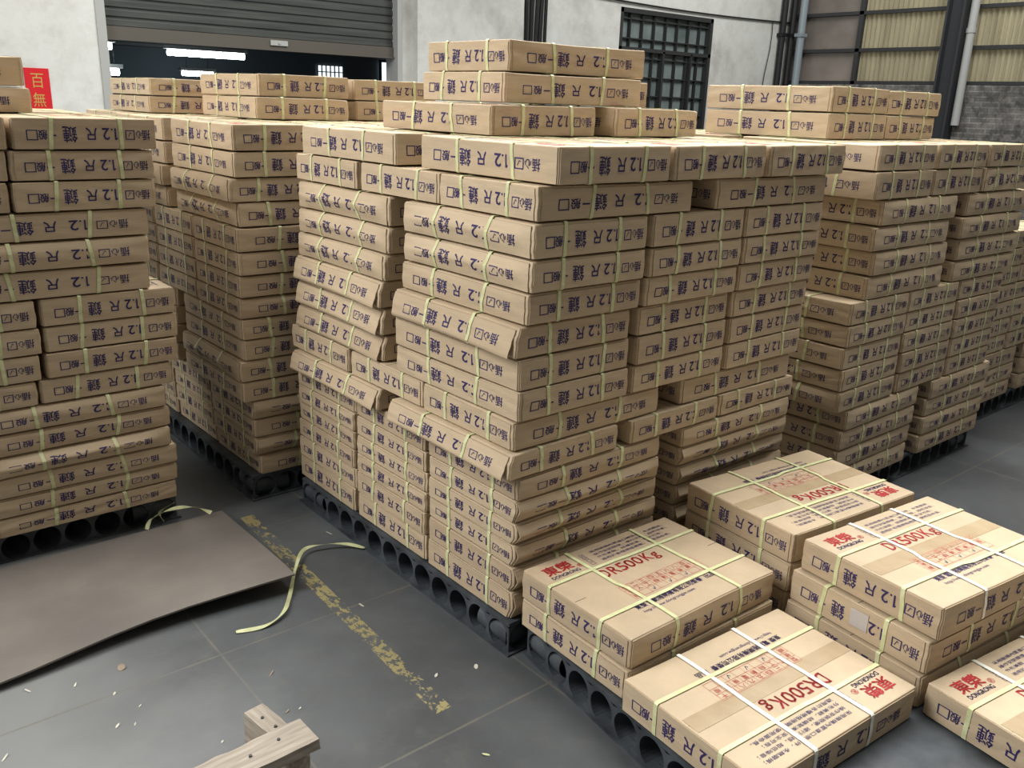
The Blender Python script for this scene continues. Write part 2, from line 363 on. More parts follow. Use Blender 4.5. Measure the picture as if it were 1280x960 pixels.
    def loop(axis_x, s, sl):
        """closed band round the carton; axis_x: band lies in the y-z plane at x = s"""
        w, t = .0125, .0009; h = hy if axis_x else hx
        o = th+.0012; top = CH+.0026; pts = []
        def seg(a, c, n): pts.extend([(a[0]+(c[0]-a[0])*i/n, a[1]+(c[1]-a[1])*i/n) for i in range(n)])
        k_ = .004
        seg((-h-o+k_, top), (h+o-k_, top), 14); seg((h+o-k_, top), (h+o, top-k_), 2); seg((h+o, top-k_), (h+o, .003), 9); seg((h+o, .003), (h+o-k_, -.0005), 2)
        seg((h+o-k_, -.0005), (-h-o+k_, -.0005), 10); seg((-h-o+k_, -.0005), (-h-o, .003), 2); seg((-h-o, .003), (-h-o, top-k_), 9); seg((-h-o, top-k_), (-h-o+k_, top), 2)
        q = MB(); n = len(pts); vs = []
        cen = Vector((0, CH/2))
        for a, z in pts:
            s2 = s+sl*(z-CH/2)*math.copysign(1, a)
            nrm = Vector((a/h, (z-CH/2)/(CH/2)))
            on = Vector((math.copysign(1, a) if abs(a) > h else 0, 0)) if .004 < z < CH-.002 and abs(a) > h-.002 else Vector((0, 1 if z > CH/2 else -1))
            for dw, dt in ((-w/2, 0), (w/2, 0), (w/2, t), (-w/2, t)):
                A, Z = a+on.x*dt, z+on.y*dt
                vs.append((s2+dw, A, Z) if axis_x else (A, s2+dw, Z))
        fs = [(4*i+e, 4*((i+1) % n)+e, 4*((i+1) % n)+(e+1) % 4, 4*i+(e+1) % 4) for i in range(n) for e in range(4)]
        q.add(vs, fs); return q.mesh('strap', ['strap'], False, deform)
    j = lambda a: rnd.uniform(-a, a)
    straps.append(loop(True, -hx+.185+j(.018), j(.14))); straps.append(loop(True, -hx+.437+j(.018), j(.14)))
    straps.append(loop(False, -hy+.118+j(.010), j(.10))); straps.append(loop(False, -hy+.326+j(.008), j(.10)))
    tp = MB(); n = 14
    x_ = [-hx+.006+(CL-.012)*i/n for i in range(n+1)]; yy = (-.030+j(.006), .030)
    tp.add([(x, y, CH+zz) for zz in (.0004, .0009) for x in x_ for y in yy],
           [(2*i, 2*i+1, 2*i+3, 2*i+2) for i in range(n)]+[(2*(n+1)+2*i, 2*(n+1)+2*i+2, 2*(n+1)+2*i+3, 2*(n+1)+2*i+1) for i in range(n)]
           + [(2*i, 2*i+2, 2*(n+1)+2*i+2, 2*(n+1)+2*i) for i in range(n)] + [(2*i+1, 2*(n+1)+2*i+1, 2*(n+1)+2*i+3, 2*i+3) for i in range(n)])
    tape = tp.mesh('tape', ['tape'], False, deform)
    return body, straps, tape
VAR = {}
for kd, cnt in (('flat', 7), ('slump', 4), ('bulge', 3), ('fold', 3), ('sag', 3)): VAR[kd] = [make_variant(100*len(kd)+i+7, kd) for i in range(cnt)]
RND = random.Random(5)
GAP_Z = .0052
def carton(x, y, z0, z1, rz, label, group, kind='flat', tape=False, white=False, var=None, tilt=(0, 0)):  # white: glare put into the colour of two straps
    body, straps, tp = VAR[kind][RND.randrange(len(VAR[kind])) if var is None else var]
    o = bpy.data.objects.new('carton', body); COL.objects.link(o)
    o.location = (x, y, z0+.0012); o.rotation_euler = (tilt[0], tilt[1], rz); o.scale = (.986, .984, (z1-z0-GAP_Z)/CH)
    tag(o, label, 'carton', group)
    for i, sm in enumerate(straps):
        if white and i < 2:
            sm = sm.copy(); sm.materials[0] = M['glare_strap']
        s = bpy.data.objects.new('strap', sm); COL.objects.link(s); s.parent = o
        if white and i < 2: s['label'] = 'plastic strap whitened by painted glare'
    if tape:
        s = bpy.data.objects.new('tape', tp); COL.objects.link(s); s.parent = o; s['label'] = 'shiny brown packing tape along the lid seam'
    return o
ORD = ['top', 'second', 'third', 'fourth', 'fifth', 'sixth', 'seventh', 'eighth', 'ninth', 'tenth', 'eleventh', 'twelfth', 'thirteenth', 'fourteenth', 'fifteenth', 'bottom']
def layer_word(r, n):
    return 'bottom layer' if r == n-1 else 'top layer' if r == 0 else f'{ORD[r]} layer down'
LOOK = {'flat': 'strapped carton', 'slump': 'slumped carton', 'bulge': 'bulging carton', 'fold': 'crumpled carton', 'sag': 'sagging carton'}
def place_stack(X0, Y0, zs, types, cells, where, group, kinds, off=None, nudge=None, words=None):
    """cartons of one pallet load laid in alternating patterns:
    A = three across x by two deep, long sides along y; B = two across x by three deep, long sides along x"""
    n = len(zs)-1; off = off or {}; nudge = nudge or {}
    for r in range(n):
        for (i, jj) in cells(r, types[r]):
            if types[r] == 'A': cx = X0+.2225+i*.4585; cy = Y0+.31+jj*.715; rz = math.pi/2
            else: cx = X0+.31+i*.725; cy = Y0+.2225+jj*.4585; rz = 0
            kd = kinds(r, i, jj); kd = kd if isinstance(kd, str) else RND.choice(kd)
            if (types[r] == 'A' and i > 0) or (types[r] == 'B' and jj > 0): kd = 'flat'
            if kd != 'flat': rz = -rz
            elif RND.random() < .5: rz += math.pi
            dx = off.get(r, (0, 0)); nx = nudge.get((r, i, jj), (0, 0, 0))
            j = 0.003
            carton(cx+dx[0]+nx[0]+RND.uniform(-j, j), cy+dx[1]+nx[1]+RND.uniform(-j, j), zs[r+1], zs[r], rz+math.radians(RND.uniform(-.7, .7)+nx[2]),
                   f"{LOOK[kd]}, {layer_word(r, n)}, {words(r, types[r], i, jj)}, {where}", group, kd)
# ---- tall middle stack
X1, Y1 = 1.515, 1.748
Z1 = [1.495, 1.393, 1.298, 1.200, 1.110, 1.020, .928, .835, .745, .655, .575, .503, .430, .358, .285, .203, .107]
T1 = 'ABAAAAAABABBBBBB'
def w_front(r, t, i, jj):
    if i == 0 and jj == 0: return 'front corner'
    if jj == 0: return ('middle of front face' if i == 1 and t == 'A' else 'far end of front face')
    if i == 0: return ('middle of aisle face' if jj == 1 and t == 'B' else 'far end of aisle face')
    return 'rear row ' + ('middle' if i == 1 else 'end')
def cells_front(r, t):
    c = [(0, 0), (1, 0), (2, 0), (0, 1)] if t == 'A' else [(0, 0), (1, 0), (0, 1), (0, 2)]
    if r == 0: c += [(1, 1), (2, 1)]
    return c
def k1(r, i, jj):
    if i == 0 and T1[r] == 'A' and r in (2, 3): return 'bulge'
    if i == 0 and ((jj == 1 and r in (6, 7)) or r in (5, 9)): return 'sag'
    if i == 0 and r == 4: return 'bulge' if jj else 'slump'
    if T1[r] == 'B' and jj == 0 and r >= 11: return 'fold'
    if T1[r] == 'B' and jj == 0 and r == 10: return 'slump'
    return ('flat', 'flat', 'flat', 'slump') if r > 4 else 'flat'
place_stack(X1, Y1, Z1, T1, cells_front, 'tall middle stack', 'cartons of the tall middle stack', k1,
            off={0: (.055, -.045), 1: (.02, -.02), 2: (.01, -.02), 3: (.012, -.02), 4: (.008, -.01), 8: (-.012, .01)},
            nudge={(5, 0, 0): (-.018, 0, 0), (9, 0, 0): (-.035, -.004, .8), (9, 0, 1): (-.03, .0, .8), (0, 0, 1): (-.03, 0, 0), (7, 0, 0): (-.012, 0, 0), (6, 0, 0): (-.01, 0, 0)}, words=w_front)
# ---- dim stack behind the aisle
X2, Y2 = 1.338, 3.19
Z2 = [1.490, 1.392, 1.297, 1.207, 1.115, 1.022, .932, .846, .764, .680, .597, .512, .428, .348, .270, .188, .107]
T2 = 'AAAABBBBAAAABBBB'
def cells_2(r, t):
    c = [(0, 0), (0, 1)] if t == 'A' else [(0, 0), (0, 1), (0, 2)]
    if r == 0: c += [(1, 0), (2, 0), (1, 1), (2, 1)]
    return c
def k2(r, i, jj):
    if T2[r] == 'A' and r in (2, 3, 10): return 'bulge'
    return 'fold' if r in (12, 14) else ('flat', 'flat', 'slump')
place_stack(X2, Y2, Z2, T2, cells_2, 'dim stack behind the aisle', 'cartons of the dim stack behind the aisle', k2,
            off={2: (-.02, 0), 10: (-.02, 0), 11: (-.01, 0), 3: (.005, 0), 12: (.02, 0), 13: (.03, 0), 14: (.03, 0), 15: (.04, 0)},
            words=lambda r, t, i, jj: w_front(r, t, i, jj))
# ---- big stack across the aisle, long faces towards us
XA, YA = 1.06-1.348, 3.19
ZA = [1.502, 1.400, 1.303, 1.205, 1.112, 1.017, .922, .826, .736, .646, .560, .478, .400, .325, .250, .178, .107]
TA = 'AAABBBAAAABBBBBB'
def cells_a(r, t):
    c = [(2, 0), (1, 0)] if t == 'A' else [(1, 0), (0, 0)]
    if r == 0: c = [(0, 0), (1, 0), (2, 0), (0, 1), (1, 1), (2, 1)]
    return c
place_stack(XA, YA, ZA, TA, cells_a, 'stack at the steel plate', 'cartons of the stack at the steel plate',
            lambda r, i, jj: 'bulge' if r == 12 and i == 1 else 'slump' if r in (4, 10, 13) else ('flat', 'flat', 'flat', 'slump'),
            off={1: (-.012, 0), 2: (-.02, 0), 3: (-.035, 0), 4: (-.04, 0), 5: (-.045, 0), 6: (.018, 0), 7: (.022, .0), 8: (.012, 0), 9: (-.012, 0), 10: (-.03, 0), 11: (-.02, 0), 12: (-.03, -.01), 13: (-.005, 0), 14: (-.01, 0), 15: (-.015, 0)},
            words=lambda r, t, i, jj: ('outer corner' if (i == 2 or (t == 'B' and i == 1)) and jj == 0 else ('next to the corner' if (t == 'A' and i == 1) or t == 'B' else 'third from the corner') if jj == 0 else 'rear row, ' + ('first', 'second', 'third')[2-i]))
# ---- stack beyond the middle one
X3, Y3 = 3.136, 1.70
Z3 = [1.496, 1.397, 1.292, 1.192, 1.096, 1.000, .906, .815, .727, .637, .547, .459, .370, .284, .198, .107]
T3 = 'AABBBBAAAAABBBB'
def cells_3(r, t):
    c = [(0, 0), (1, 0), (2, 0)] if t == 'A' else [(0, 0), (1, 0)]
    if t == 'B' : c += [(0, 1)]
    if r == 0: c += [(0, 1), (1, 1), (2, 1)]
    return c
place_stack(X3, Y3, Z3, T3, cells_3, 'stack beyond the middle one', 'cartons of the stack beyond the middle one',
            lambda r, i, jj: 'slump' if T3[r] == 'B' else ('flat', 'flat', 'slump'),
            off={0: (.04, 0), 1: (.03, 0), 2: (.11, 0), 3: (.08, 0), 4: (.10, 0), 5: (.09, 0), 11: (.07, 0), 12: (.06, 0), 13: (.05, 0), 14: (.04, 0)}, words=w_front)
# ---- low dark stack at the far end
X5, Y5 = 4.68, 1.86
Z5 = [1.05-.0943*i for i in range(11)]
place_stack(X5, Y5, Z5, 'AAABBAABBB', lambda r, t: [(0, 0), (1, 0)], 'low stack farthest back', 'cartons of the low far stack', lambda r, i, jj: ('flat', 'slump'), words=w_front)
# ---- one column of the next load behind the dim stack
X6, Y6 = 1.40, 4.62
place_stack(X6, Y6, Z2, 'A'*16, lambda r, t: [(0, 0)], 'rearmost stack', 'cartons of the rearmost stack', lambda r, i, jj: 'flat', words=lambda r, t, i, jj: 'aisle side')
# ---- cartons lying on top of the loads
R90 = math.pi/2
g = 'cartons lying on top of the stacks'
top = 1.453+.042
carton(1.945, 2.480, top, 1.590, R90, 'carton on top of the middle stack, under the two crossed cartons', g, 'flat', var=1)
carton(2.445, 2.460, top, 1.592, R90+.04, 'carton on top of the middle stack, before the grille door', g, 'slump', var=1)
carton(2.540, 3.100, top, 1.592, R90, 'carton at the back of the middle stack top, behind the others', g, 'flat', var=2)
carton(2.112, 2.432, 1.592, 1.686, .0, 'second highest carton of the pile on the middle stack', g, 'flat', var=3)
carton(2.152, 2.462, 1.686, 1.784, .0, 'highest carton of all, topmost of the pile on the middle stack', g, 'flat', var=4)
carton(2.655, 2.900, 1.592, 1.692, R90, 'carton peeping out behind the highest pile, before the grille door', g, 'flat', var=5)
carton(1.905, 4.030, 1.490, 1.584, R90-.01, 'lower carton of the pair under the rolled shutter, on the dim stack', g, 'slump', var=2)
carton(1.925, 4.070, 1.584, 1.680, R90+.02, 'upper carton of the pair under the rolled shutter, on the dim stack', g, 'flat', var=6)
carton(2.450, 4.100, 1.490, 1.580, R90-.06, 'lower carton of the pair beside the shutter pair, half hidden', g, 'flat', var=0)
carton(2.455, 4.110, 1.580, 1.676, R90-.08, 'upper carton of the pair beside the shutter pair, half hidden', g, 'flat', var=2)
carton(1.712, 4.80, 1.490, 1.570, R90, 'lower carton of the pair nearest the white pillar edge', g, 'flat', var=3)
carton(1.722, 4.80, 1.570, 1.652, R90, 'upper carton of the pair nearest the white pillar edge', g, 'flat', var=4)
carton(3.525, 2.315, 1.496, 1.600, R90, 'lower front carton of the four on the far stack', g, 'flat', var=5)
carton(3.530, 2.320, 1.600, 1.702, R90, 'upper front carton of the four on the far stack', g, 'flat', var=6)
carton(3.990, 2.330, 1.496, 1.598, R90, 'lower rear carton of the four on the far stack', g, 'slump', var=0)
carton(4.010, 2.330, 1.598, 1.700, R90-.05, 'upper rear carton of the four on the far stack', g, 'flat', var=1)
carton(.475, 3.80, 1.502, 1.590, .0, 'lower carton beside the red banner, on the plate stack', g, 'slump', var=3)
carton(.462, 3.81, 1.590, 1.692, .0, 'upper carton beside the red banner, on the plate stack', g, 'flat', var=2)
# ---- loose cartons in front
g = 'loose cartons on the front pallet'
dg_ = math.radians
carton(1.832, 1.494, .107, .199, dg_(-2.0), 'lower carton under the one with a bulging front, against the middle stack', g, 'flat', var=0)
carton(1.836, 1.502, .199, .292, dg_(-1.0), 'carton with red print and bulging front, against the middle stack foot', g, 'slump', tape=False, var=0)
carton(1.778, 1.030, .107, .203, math.pi+dg_(-3.9), 'nearest carton in the middle, glare-whitened straps, red print upside down', g, 'flat', tape=True, white=True, var=2)
for a, b, t in ((.107, .205, 'bottom'), (.205, .303, 'middle')):
    o3 = carton(2.452 if t == 'middle' else 2.44, .985, a, b, dg_(-6.3), f'{t} carton of the three under the lid with glare-whitened straps', g, 'flat' if t == 'middle' else 'slump', var=3 if t == 'middle' else 1)
    if t == 'middle':
        pb = MB(); pb.box((-.3155, -.045, .028), (-.3145, .012, .084)); pc = pb.obj('plastic_patch', ['label'], o3); pc['label'] = 'clear plastic patch stuck over the print'
P3T = carton(2.473, .974, .303, .402, dg_(-6.6), 'top carton of three, glare-whitened straps and brown tape, red print upright', g, 'flat', tape=True, white=True, var=1)
for a, b, t in ((.107, .205, 'bottom'), (.205, .303, 'middle'), (.303, .402, 'top')):
    carton(2.515, 1.446, a, b, math.pi+dg_(-5.8), f'{t} carton of the three standing at the foot of the far stack', g, 'flat', tape=(t == 'top'), var={'bottom': 2, 'middle': 4, 'top': 5}[t])
carton(2.381, .520, .107, .203, dg_(-8.0), 'carton at the lower picture corner with a lifted lid edge', g, 'flat', tape=True, white=True, var=6)
# ------------------------------------------------------------ pallets with round holes
def pallet(x, y, lx, ly, h, rz, label):
    root = empty('plastic_pallet', (x, y, 0), rz); tag(root, label, 'pallet', 'black plastic pallets')
    d = MB(); d.box((0, 0, h-.012), (lx, ly, h)); d.obj('deck', ['plastic'], root)
    def side(length, place):
        b = MB(); n = max(1, round(length/.100)); pw = length/n; t = .014; rr = .0460; cz = (h-.012)/2+.001; K = 28; depth = .16
        for c in range(n):
            cu = (c+.5)*pw; ang = [2*math.pi*q/K for q in range(K)]
            circ = [(cu+rr*math.cos(a), cz+rr*math.sin(a)) for a in ang]; rect = []
            for a in ang:
                ca, sa = math.cos(a), math.sin(a); s_ = min((pw/2)/abs(ca) if abs(ca) > 1e-6 else 9, ((cz if sa < 0 else h-.012-cz))/abs(sa) if abs(sa) > 1e-6 else 9)
                rect.append((cu+ca*s_, cz+sa*s_))
            vs = [place(u, 0, v) for u, v in rect]+[place(u, 0, v) for u, v in circ]+[place(u, t, v) for u, v in rect]+[place(u, t, v) for u, v in circ]+[place(cu+(u-cu)*.97, depth, cz+(v-cz)*.97) for u, v in circ]
            fs = []
            for q in range(K):
                p = (q+1) % K
                fs += [(q, p, K+p, K+q), (2*K+q, 3*K+q, 3*K+p, 2*K+p), (K+q, K+p, 4*K+p, 4*K+q)]
            b.add(vs, fs)
        o = b.obj('side_panel', ['plastic'], root)
    side(ly, lambda u, dpt, v: (dpt, u, v)); side(ly, lambda u, dpt, v: (lx-dpt, ly-u, v))
    side(lx, lambda u, dpt, v: (u, dpt, v)); side(lx, lambda u, dpt, v: (lx-u, ly-dpt, v))
    b = MB(); b.box((-.012, -.012, 0), (lx+.012, .03, .006)); b.box((-.012, ly-.03, 0), (lx+.012, ly+.012, .006)); b.box((-.012, .03, 0), (.03, ly-.03, .006)); b.box((lx-.03, .03, 0), (lx+.012, ly-.03, .006))
    b.obj('base_rim', ['plastic'], root)
    return root
pallet(X1-.01, Y1+.0, 1.36, 1.33, .105, 0, 'black pallet with round holes under the tall middle stack')
pallet(X2+.01, Y2+.01, 1.35, 1.32, .105, 0, 'black pallet under the dim stack behind the aisle')
pallet(XA+.0, YA+.04, 1.33, 1.32, .105, 0, 'black pallet under the stack at the steel plate')
pallet(X3+.02, Y3+.03, 1.36, 1.32, .105, 0, 'black pallet under the stack beyond the middle one')
pallet(X5, Y5+.02, 1.36, 1.32, .105, 0, 'black pallet under the low stack farthest back')
pallet(X6+.01, Y6+.02, 1.3, 1.3, .105, 0, 'black pallet under the rearmost stack')
rzF = dg_(-7.4); ex, ey = Vector((math.cos(rzF), math.sin(rzF), 0)), Vector((-math.sin(rzF), math.cos(rzF), 0))
pf = Vector((1.552, 1.715, 0))-ey*1.34
pallet(pf.x, pf.y, 1.36, 1.34, .105, rzF, 'black pallet with round holes carrying the loose cartons')
# ------------------------------------------------------------ setting
YB, XR = 9.0, 13.26
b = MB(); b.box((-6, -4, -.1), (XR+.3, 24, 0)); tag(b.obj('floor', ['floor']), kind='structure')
b = MB()
for a0, a1, z0, z1 in ((-6, 2.62, 0, 6), (2.62, 5.80, 3.6, 6), (5.80, 9.33, 0, 6), (9.33, 11.32, 2.88, 6), (11.32, XR, 0, 6)): b.box((a0, YB, z0), (a1, YB+.28, z1))
tag(b.obj('wall_back', ['plaster']), kind='structure')
b = MB(); b.box((5.95, YB-.14, 0), (7.50, YB, 6)); tag(b.obj('trim_1', ['plaster']), kind='structure')
# rolled shutter hanging in its opening
b = MB(); n = 0; z = 2.14; prof = []
while z < 3.6:
    prof += [(0.0, z), (.012, z+.012), (.012, z+.058), (.0, z+.070)]; z += .082
ys = YB+.10
vs = [(x, ys-d, zz) for x in (2.62, 5.80) for d, zz in prof]; q = len(prof)
b.add(vs, [(i, q+i, q+i+1, i+1) for i in range(q-1)]); b.add([(x, ys+.03, zz) for x in (2.62, 5.8) for d, zz in prof], [(i, i+1, q+i+1, q+i) for i in range(q-1)])
sh = b.obj('door_1', ['shutter']); tag(sh, kind='structure')
b = MB(); b.box((2.62, ys-.03, 2.03), (5.8, ys+.03, 2.145)); b.box((2.62, ys-.05, 2.025), (5.8, ys+.05, 2.04)); b.obj('bottom_bar', ['shutter_bar'], sh)
b = MB(); b.box((4.28, ys-.045, 2.075), (4.47, ys-.028, 2.125)); b.tube([(4.375, ys-.052, 2.10), (4.375, ys-.03, 2.10)], .012, 10); b.obj('lock_plate', ['pipe'], sh)
b = MB(); b.box((2.58, YB-.012, 0), (2.66, YB+.14, 3.6)); b.box((5.77, YB-.012, 0), (5.83, YB+.14, 3.6)); tag(b.obj('trim_2', ['pipe']), kind='structure')
# hall beyond the shutter
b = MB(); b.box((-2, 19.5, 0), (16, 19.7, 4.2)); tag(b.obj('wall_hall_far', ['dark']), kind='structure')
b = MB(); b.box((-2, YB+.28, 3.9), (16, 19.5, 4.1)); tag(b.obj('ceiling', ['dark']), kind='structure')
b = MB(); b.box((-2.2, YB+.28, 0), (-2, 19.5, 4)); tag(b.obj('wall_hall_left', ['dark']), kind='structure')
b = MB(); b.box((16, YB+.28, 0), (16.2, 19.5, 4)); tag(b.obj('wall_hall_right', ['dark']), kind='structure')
def bars_window(name, x0, x1, z0, z1, y, nx, nz):
    r = MB(); t = .02
    for i in range(nx+1):
        x = x0+(x1-x0)*i/nx; r.box((x-t/2, y-.03, z0), (x+t/2, y, z1))
    for i in range(nz+1):
        zz = z0+(z1-z0)*i/nz; r.box((x0-t/2, y-.035, zz-t/2), (x1+t/2, y-.005, zz+t/2))
    w = r.obj(name, ['steel']); tag(w, kind='structure')
    p = MB(); p.box((x0, y, z0), (x1, y+.01, z1)); p.obj('pane', ['day'], w)
bars_window('window_2', 10.32, 10.98, 1.70, 2.28, 19.48, 6, 4)
b = MB(); b.box((12.0, 19.44, 0), (12.55, 19.49, 2.42)); w = b.obj('door_2', ['day']); tag(w, kind='structure')
b = MB(); b.box((12.16, 19.40, 0), (12.30, 19.44, 2.45)); b.box((11.94, 19.40, 0), (12.0, 19.44, 2.45)); b.box((11.94, 19.40, 2.42), (12.6, 19.44, 2.48)); b.obj('frame', ['steel'], w)
def tube_light(a, c, label):
    a, c = Vector(a), Vector(c); root = empty('tube_light', (a+c)/2); tag(root, label, 'lamp', 'lit tubes in the hall')
    b = MB(); d = (c-a).normalized(); m_ = (a+c)/2
    b.tube([a-m_, c-m_], .045, 10); b.obj('tube', ['tube'], root)
    b = MB(); b.box((-(c-a).length/2-.05, -.05, .05), ((c-a).length/2+.05, .05, .10)); o = b.obj('housing', ['pipe'], root); o.rotation_euler.z = math.atan2(d.y, d.x)
    for s_ in (-.35, .35):
        b = MB(); p = d*(s_*(c-a).length); b.tube([p+Vector((0, 0, .10)), p+Vector((0, 0, 3.9-m_.z))], .006, 6); b.obj('hanger', ['steel'], root)
tube_light((5.08, 14.29, 2.15), (6.28, 14.29, 2.15), 'long lit tube below the shutter bar, largest of the hall lamps')
tube_light((6.65, 18.0, 1.93), (7.25, 18.0, 1.93), 'small lit tube just above the pair of cartons under the shutter')
tube_light((3.55, 13.0, 2.13), (3.88, 13.0, 2.13), 'upper lit tube stub at the white pillar edge')
tube_light((3.75, 13.5, 1.82), (4.10, 13.5, 1.82), 'lower lit tube stub at the white pillar edge')
# steel beams and brackets in the hall
b = MB(); b.box((-2, 15.5, 2.9), (16, 15.65, 3.1)); b.tube([(4.2, 13.2, 2.35), (5.2, 15.5, 2.95)], .05); b.tube([(3.6, 15.5, 2.3), (6.8, 15.5, 2.3)], .05); b.tube([(4.9, 15.5, 2.3), (4.9, 15.5, 2.9)], .03); tag(b.obj('trim_3', ['steel']), kind='structure')
# grille door / window
wx0, wx1, wz1 = 9.33, 11.32, 2.88
b = MB()
def vb(x, w, z0, z1, d=.05): b.box((x-w/2, YB+.05-d, z0), (x+w/2, YB+.09, z1))
def hb(zz, w, x0, x1, d=.05): b.box((x0, YB+.05-d, zz-w/2), (x1, YB+.09, zz+w/2))
vb(wx0+.03, .06, 0, wz1); vb(wx1-.03, .06, 0, wz1); hb(wz1-.03, .06, wx0, wx1); hb(2.36, .05, wx0, wx1); vb(10.27, .04, 0, 2.36); vb(10.88, .03, 0, 2.36)
for i in range(1, 8): vb(wx0+(wx1-wx0)*i/8, .014, 0, wz1, .015)
for zz in [.25*i for i in range(1, 12)]: hb(zz, .014, wx0, wx1, .015)
win = b.obj('window_1', ['steel']); tag(win, kind='structure')
b = MB(); b.box((wx0, YB+.095, 0), (wx1, YB+.105, wz1)); b.obj('glass', ['glass'], win)
b = MB()
for q, x in enumerate((7.60, 7.68, 7.77, 7.86, 7.95)):
    c = MB(); xx = x; c.tube([(xx+.02*math.sin(i*.8+q), YB-.05, 6-i*.4) for i in range(16)], .022+.006*(q % 2), 8)
    o = c.obj('cable', ['rubber'], smooth=True); tag(o, ('first', 'second', 'third', 'fourth', 'fifth')[q] + ' black cable from the pillar, running down the back wall', 'cable', 'black cables on the wall')
c = MB(); c.tube([(8.3+i*.41, YB-.03, 2.97-.04*math.sin(math.pi*i/12)) for i in range(13)], .012, 6); tag(c.obj('cable', ['rubber']), 'thin cable strung along the wall above the grille door', 'cable')
c = MB(); c.tube([(12.75-.10*i/8+.03*math.sin(i), YB-.03, 2.95-i*.2) for i in range(9)], .007, 6); tag(c.obj('wire', ['rubber']), 'thin wire hanging down the wall beside the corner pipes', 'wire')
# corner conduits
for q, (x, y, r_, m_, lb) in enumerate(((12.98, YB-.07, .05, 'rubber', 'black conduit standing in the wall corner'), (XR-.10, YB-.12, .05, 'rubber', 'thick black pipe in the wall corner'), (XR-.08, 8.72, .06, 'gutter', 'pale bluish downpipe beside the corner pipes'))):
    c = MB(); c.tube([(x, y, 6), (x, y, 0)], r_, 12)
    for zz in (1.0, 2.75, 4.5): c.box((x-r_*1.2, y-r_*1.2, zz), (x+r_*1.2, y+r_*1.2, zz+.05))
    tag(c.obj('pipe', [m_], smooth=False), lb, 'pipe')
# right wall
b = MB(); b.box((XR, -4, 0), (XR+.28, YB+.28, 2.05)); tag(b.obj('wall_right', ['brick']), kind='structure')
b = MB(); n = 0; y = -4.0; pts = []
while y < 7.72: pts += [(0, y), (.03, y+.02), (.03, y+.05), (0, y+.07)]; y += .076
q = len(pts); vs = [(XR+.10-d, yy, zz) for zz in (2.05, 6) for d, yy in pts]
b.add(vs, [(i, i+1, q+i+1, q+i) for i in range(q-1)]); tag(b.obj('trim_4', ['sheet']), kind='structure')
b = MB(); b.box((XR+.08, 7.78, 2.05), (XR+.10, YB, 6)); tag(b.obj('trim_5', ['sheet2']), kind='structure')
b = MB()
for zz in (2.07, 2.54, 3.07, 3.6, 4.2, 4.8): b.box((XR+.0, -4, zz-.025), (XR+.06, YB, zz+.025))
tag(b.obj('trim_6', ['steel']), kind='structure')
b = MB()
for yy in (7.76, 4.2, 2.4): b.box((XR+.0, yy-.035, 2.05), (XR+.07, yy+.035, 6))
tag(b.obj('trim_7', ['steel']), kind='structure')
b = MB(); b.box((XR-.24, 6.10, 0), (XR, 6.13, 6)); b.box((XR-.24, 6.33, 0), (XR, 6.36, 6)); b.box((XR-.13, 6.13, 0), (XR-.10, 6.33, 6)); tag(b.obj('trim_8', ['column']), kind='structure')
c = MB(); c.tube([(XR-.12, 6.02, 6), (XR-.12, 6.02, 1.50)], .055, 14); c.tube([(XR-.12, 6.02, 2.72), (XR-.12, 6.02, 2.78)], .066, 14); tag(c.obj('pipe', ['pipe']), 'pale pipe with open lower end beside the steel column', 'pipe')
# red banner
b = MB(); b.box((1.935, YB-.006, 1.05), (2.135, YB-.001, 1.745))
for i, ch in enumerate('百無禁忌'):
    vs, fs = glyph(ch); z0 = 1.58-i*.16; b.add([(1.985+x*.10, YB-.0075, z0+yv*.12) for x, yv in vs], fs, 1)
tag(b.obj('paper_banner', ['paper_red', 'gold']), 'red paper banner with gold characters on the white wall', 'banner')
# ------------------------------------------------------------ steel plate, straps, timber, scraps
b = MB()
cor = [(-1.6, 3.42), (-1.6, 2.47), (.28, 2.475), (1.14, 2.50), (1.19, 3.12), (1.17, 3.42)]
def pz(x, y): return 0.012+.046*max(0, min(1, (x-.1)/1.0))*max(0, min(1, (3.15-y)/.6))
nx, ny = 24, 10; P = []
for i in range(nx+1):
    for jj in range(ny+1):
        x = -1.6+2.76*i/nx; y0 = 2.475+.02*math.sin(i*.7); y = y0+(3.15-y0)*jj/ny; x += .03*jj/ny*(i/nx); P.append((x, y, pz(x, y)))
o = ny+1; T = [(x, y, z+.006) for x, y, z in P]; NP = len(P)
b.add(T+P, [(i*o+jj, (i+1)*o+jj, (i+1)*o+jj+1, i*o+jj+1) for i in range(nx) for jj in range(ny)])
b.add(T+P, [(NP+i*o+jj, NP+i*o+jj+1, NP+(i+1)*o+jj+1, NP+(i+1)*o+jj) for i in range(nx) for jj in range(ny)])
ring = [i*o for i in range(nx+1)]+[nx*o+j for j in range(1, o)]+[i*o+ny for i in range(nx-1, -1, -1)]+[j for j in range(ny-1, 0, -1)]
b.add(T+P, [(ring[i], NP+ring[i], NP+ring[(i+1) % len(ring)], ring[(i+1) % len(ring)]) for i in range(len(ring))])
tag(b.obj('steel_plate', ['plate']), 'large brownish steel plate lying on the floor, front corner lifted', 'steel plate')
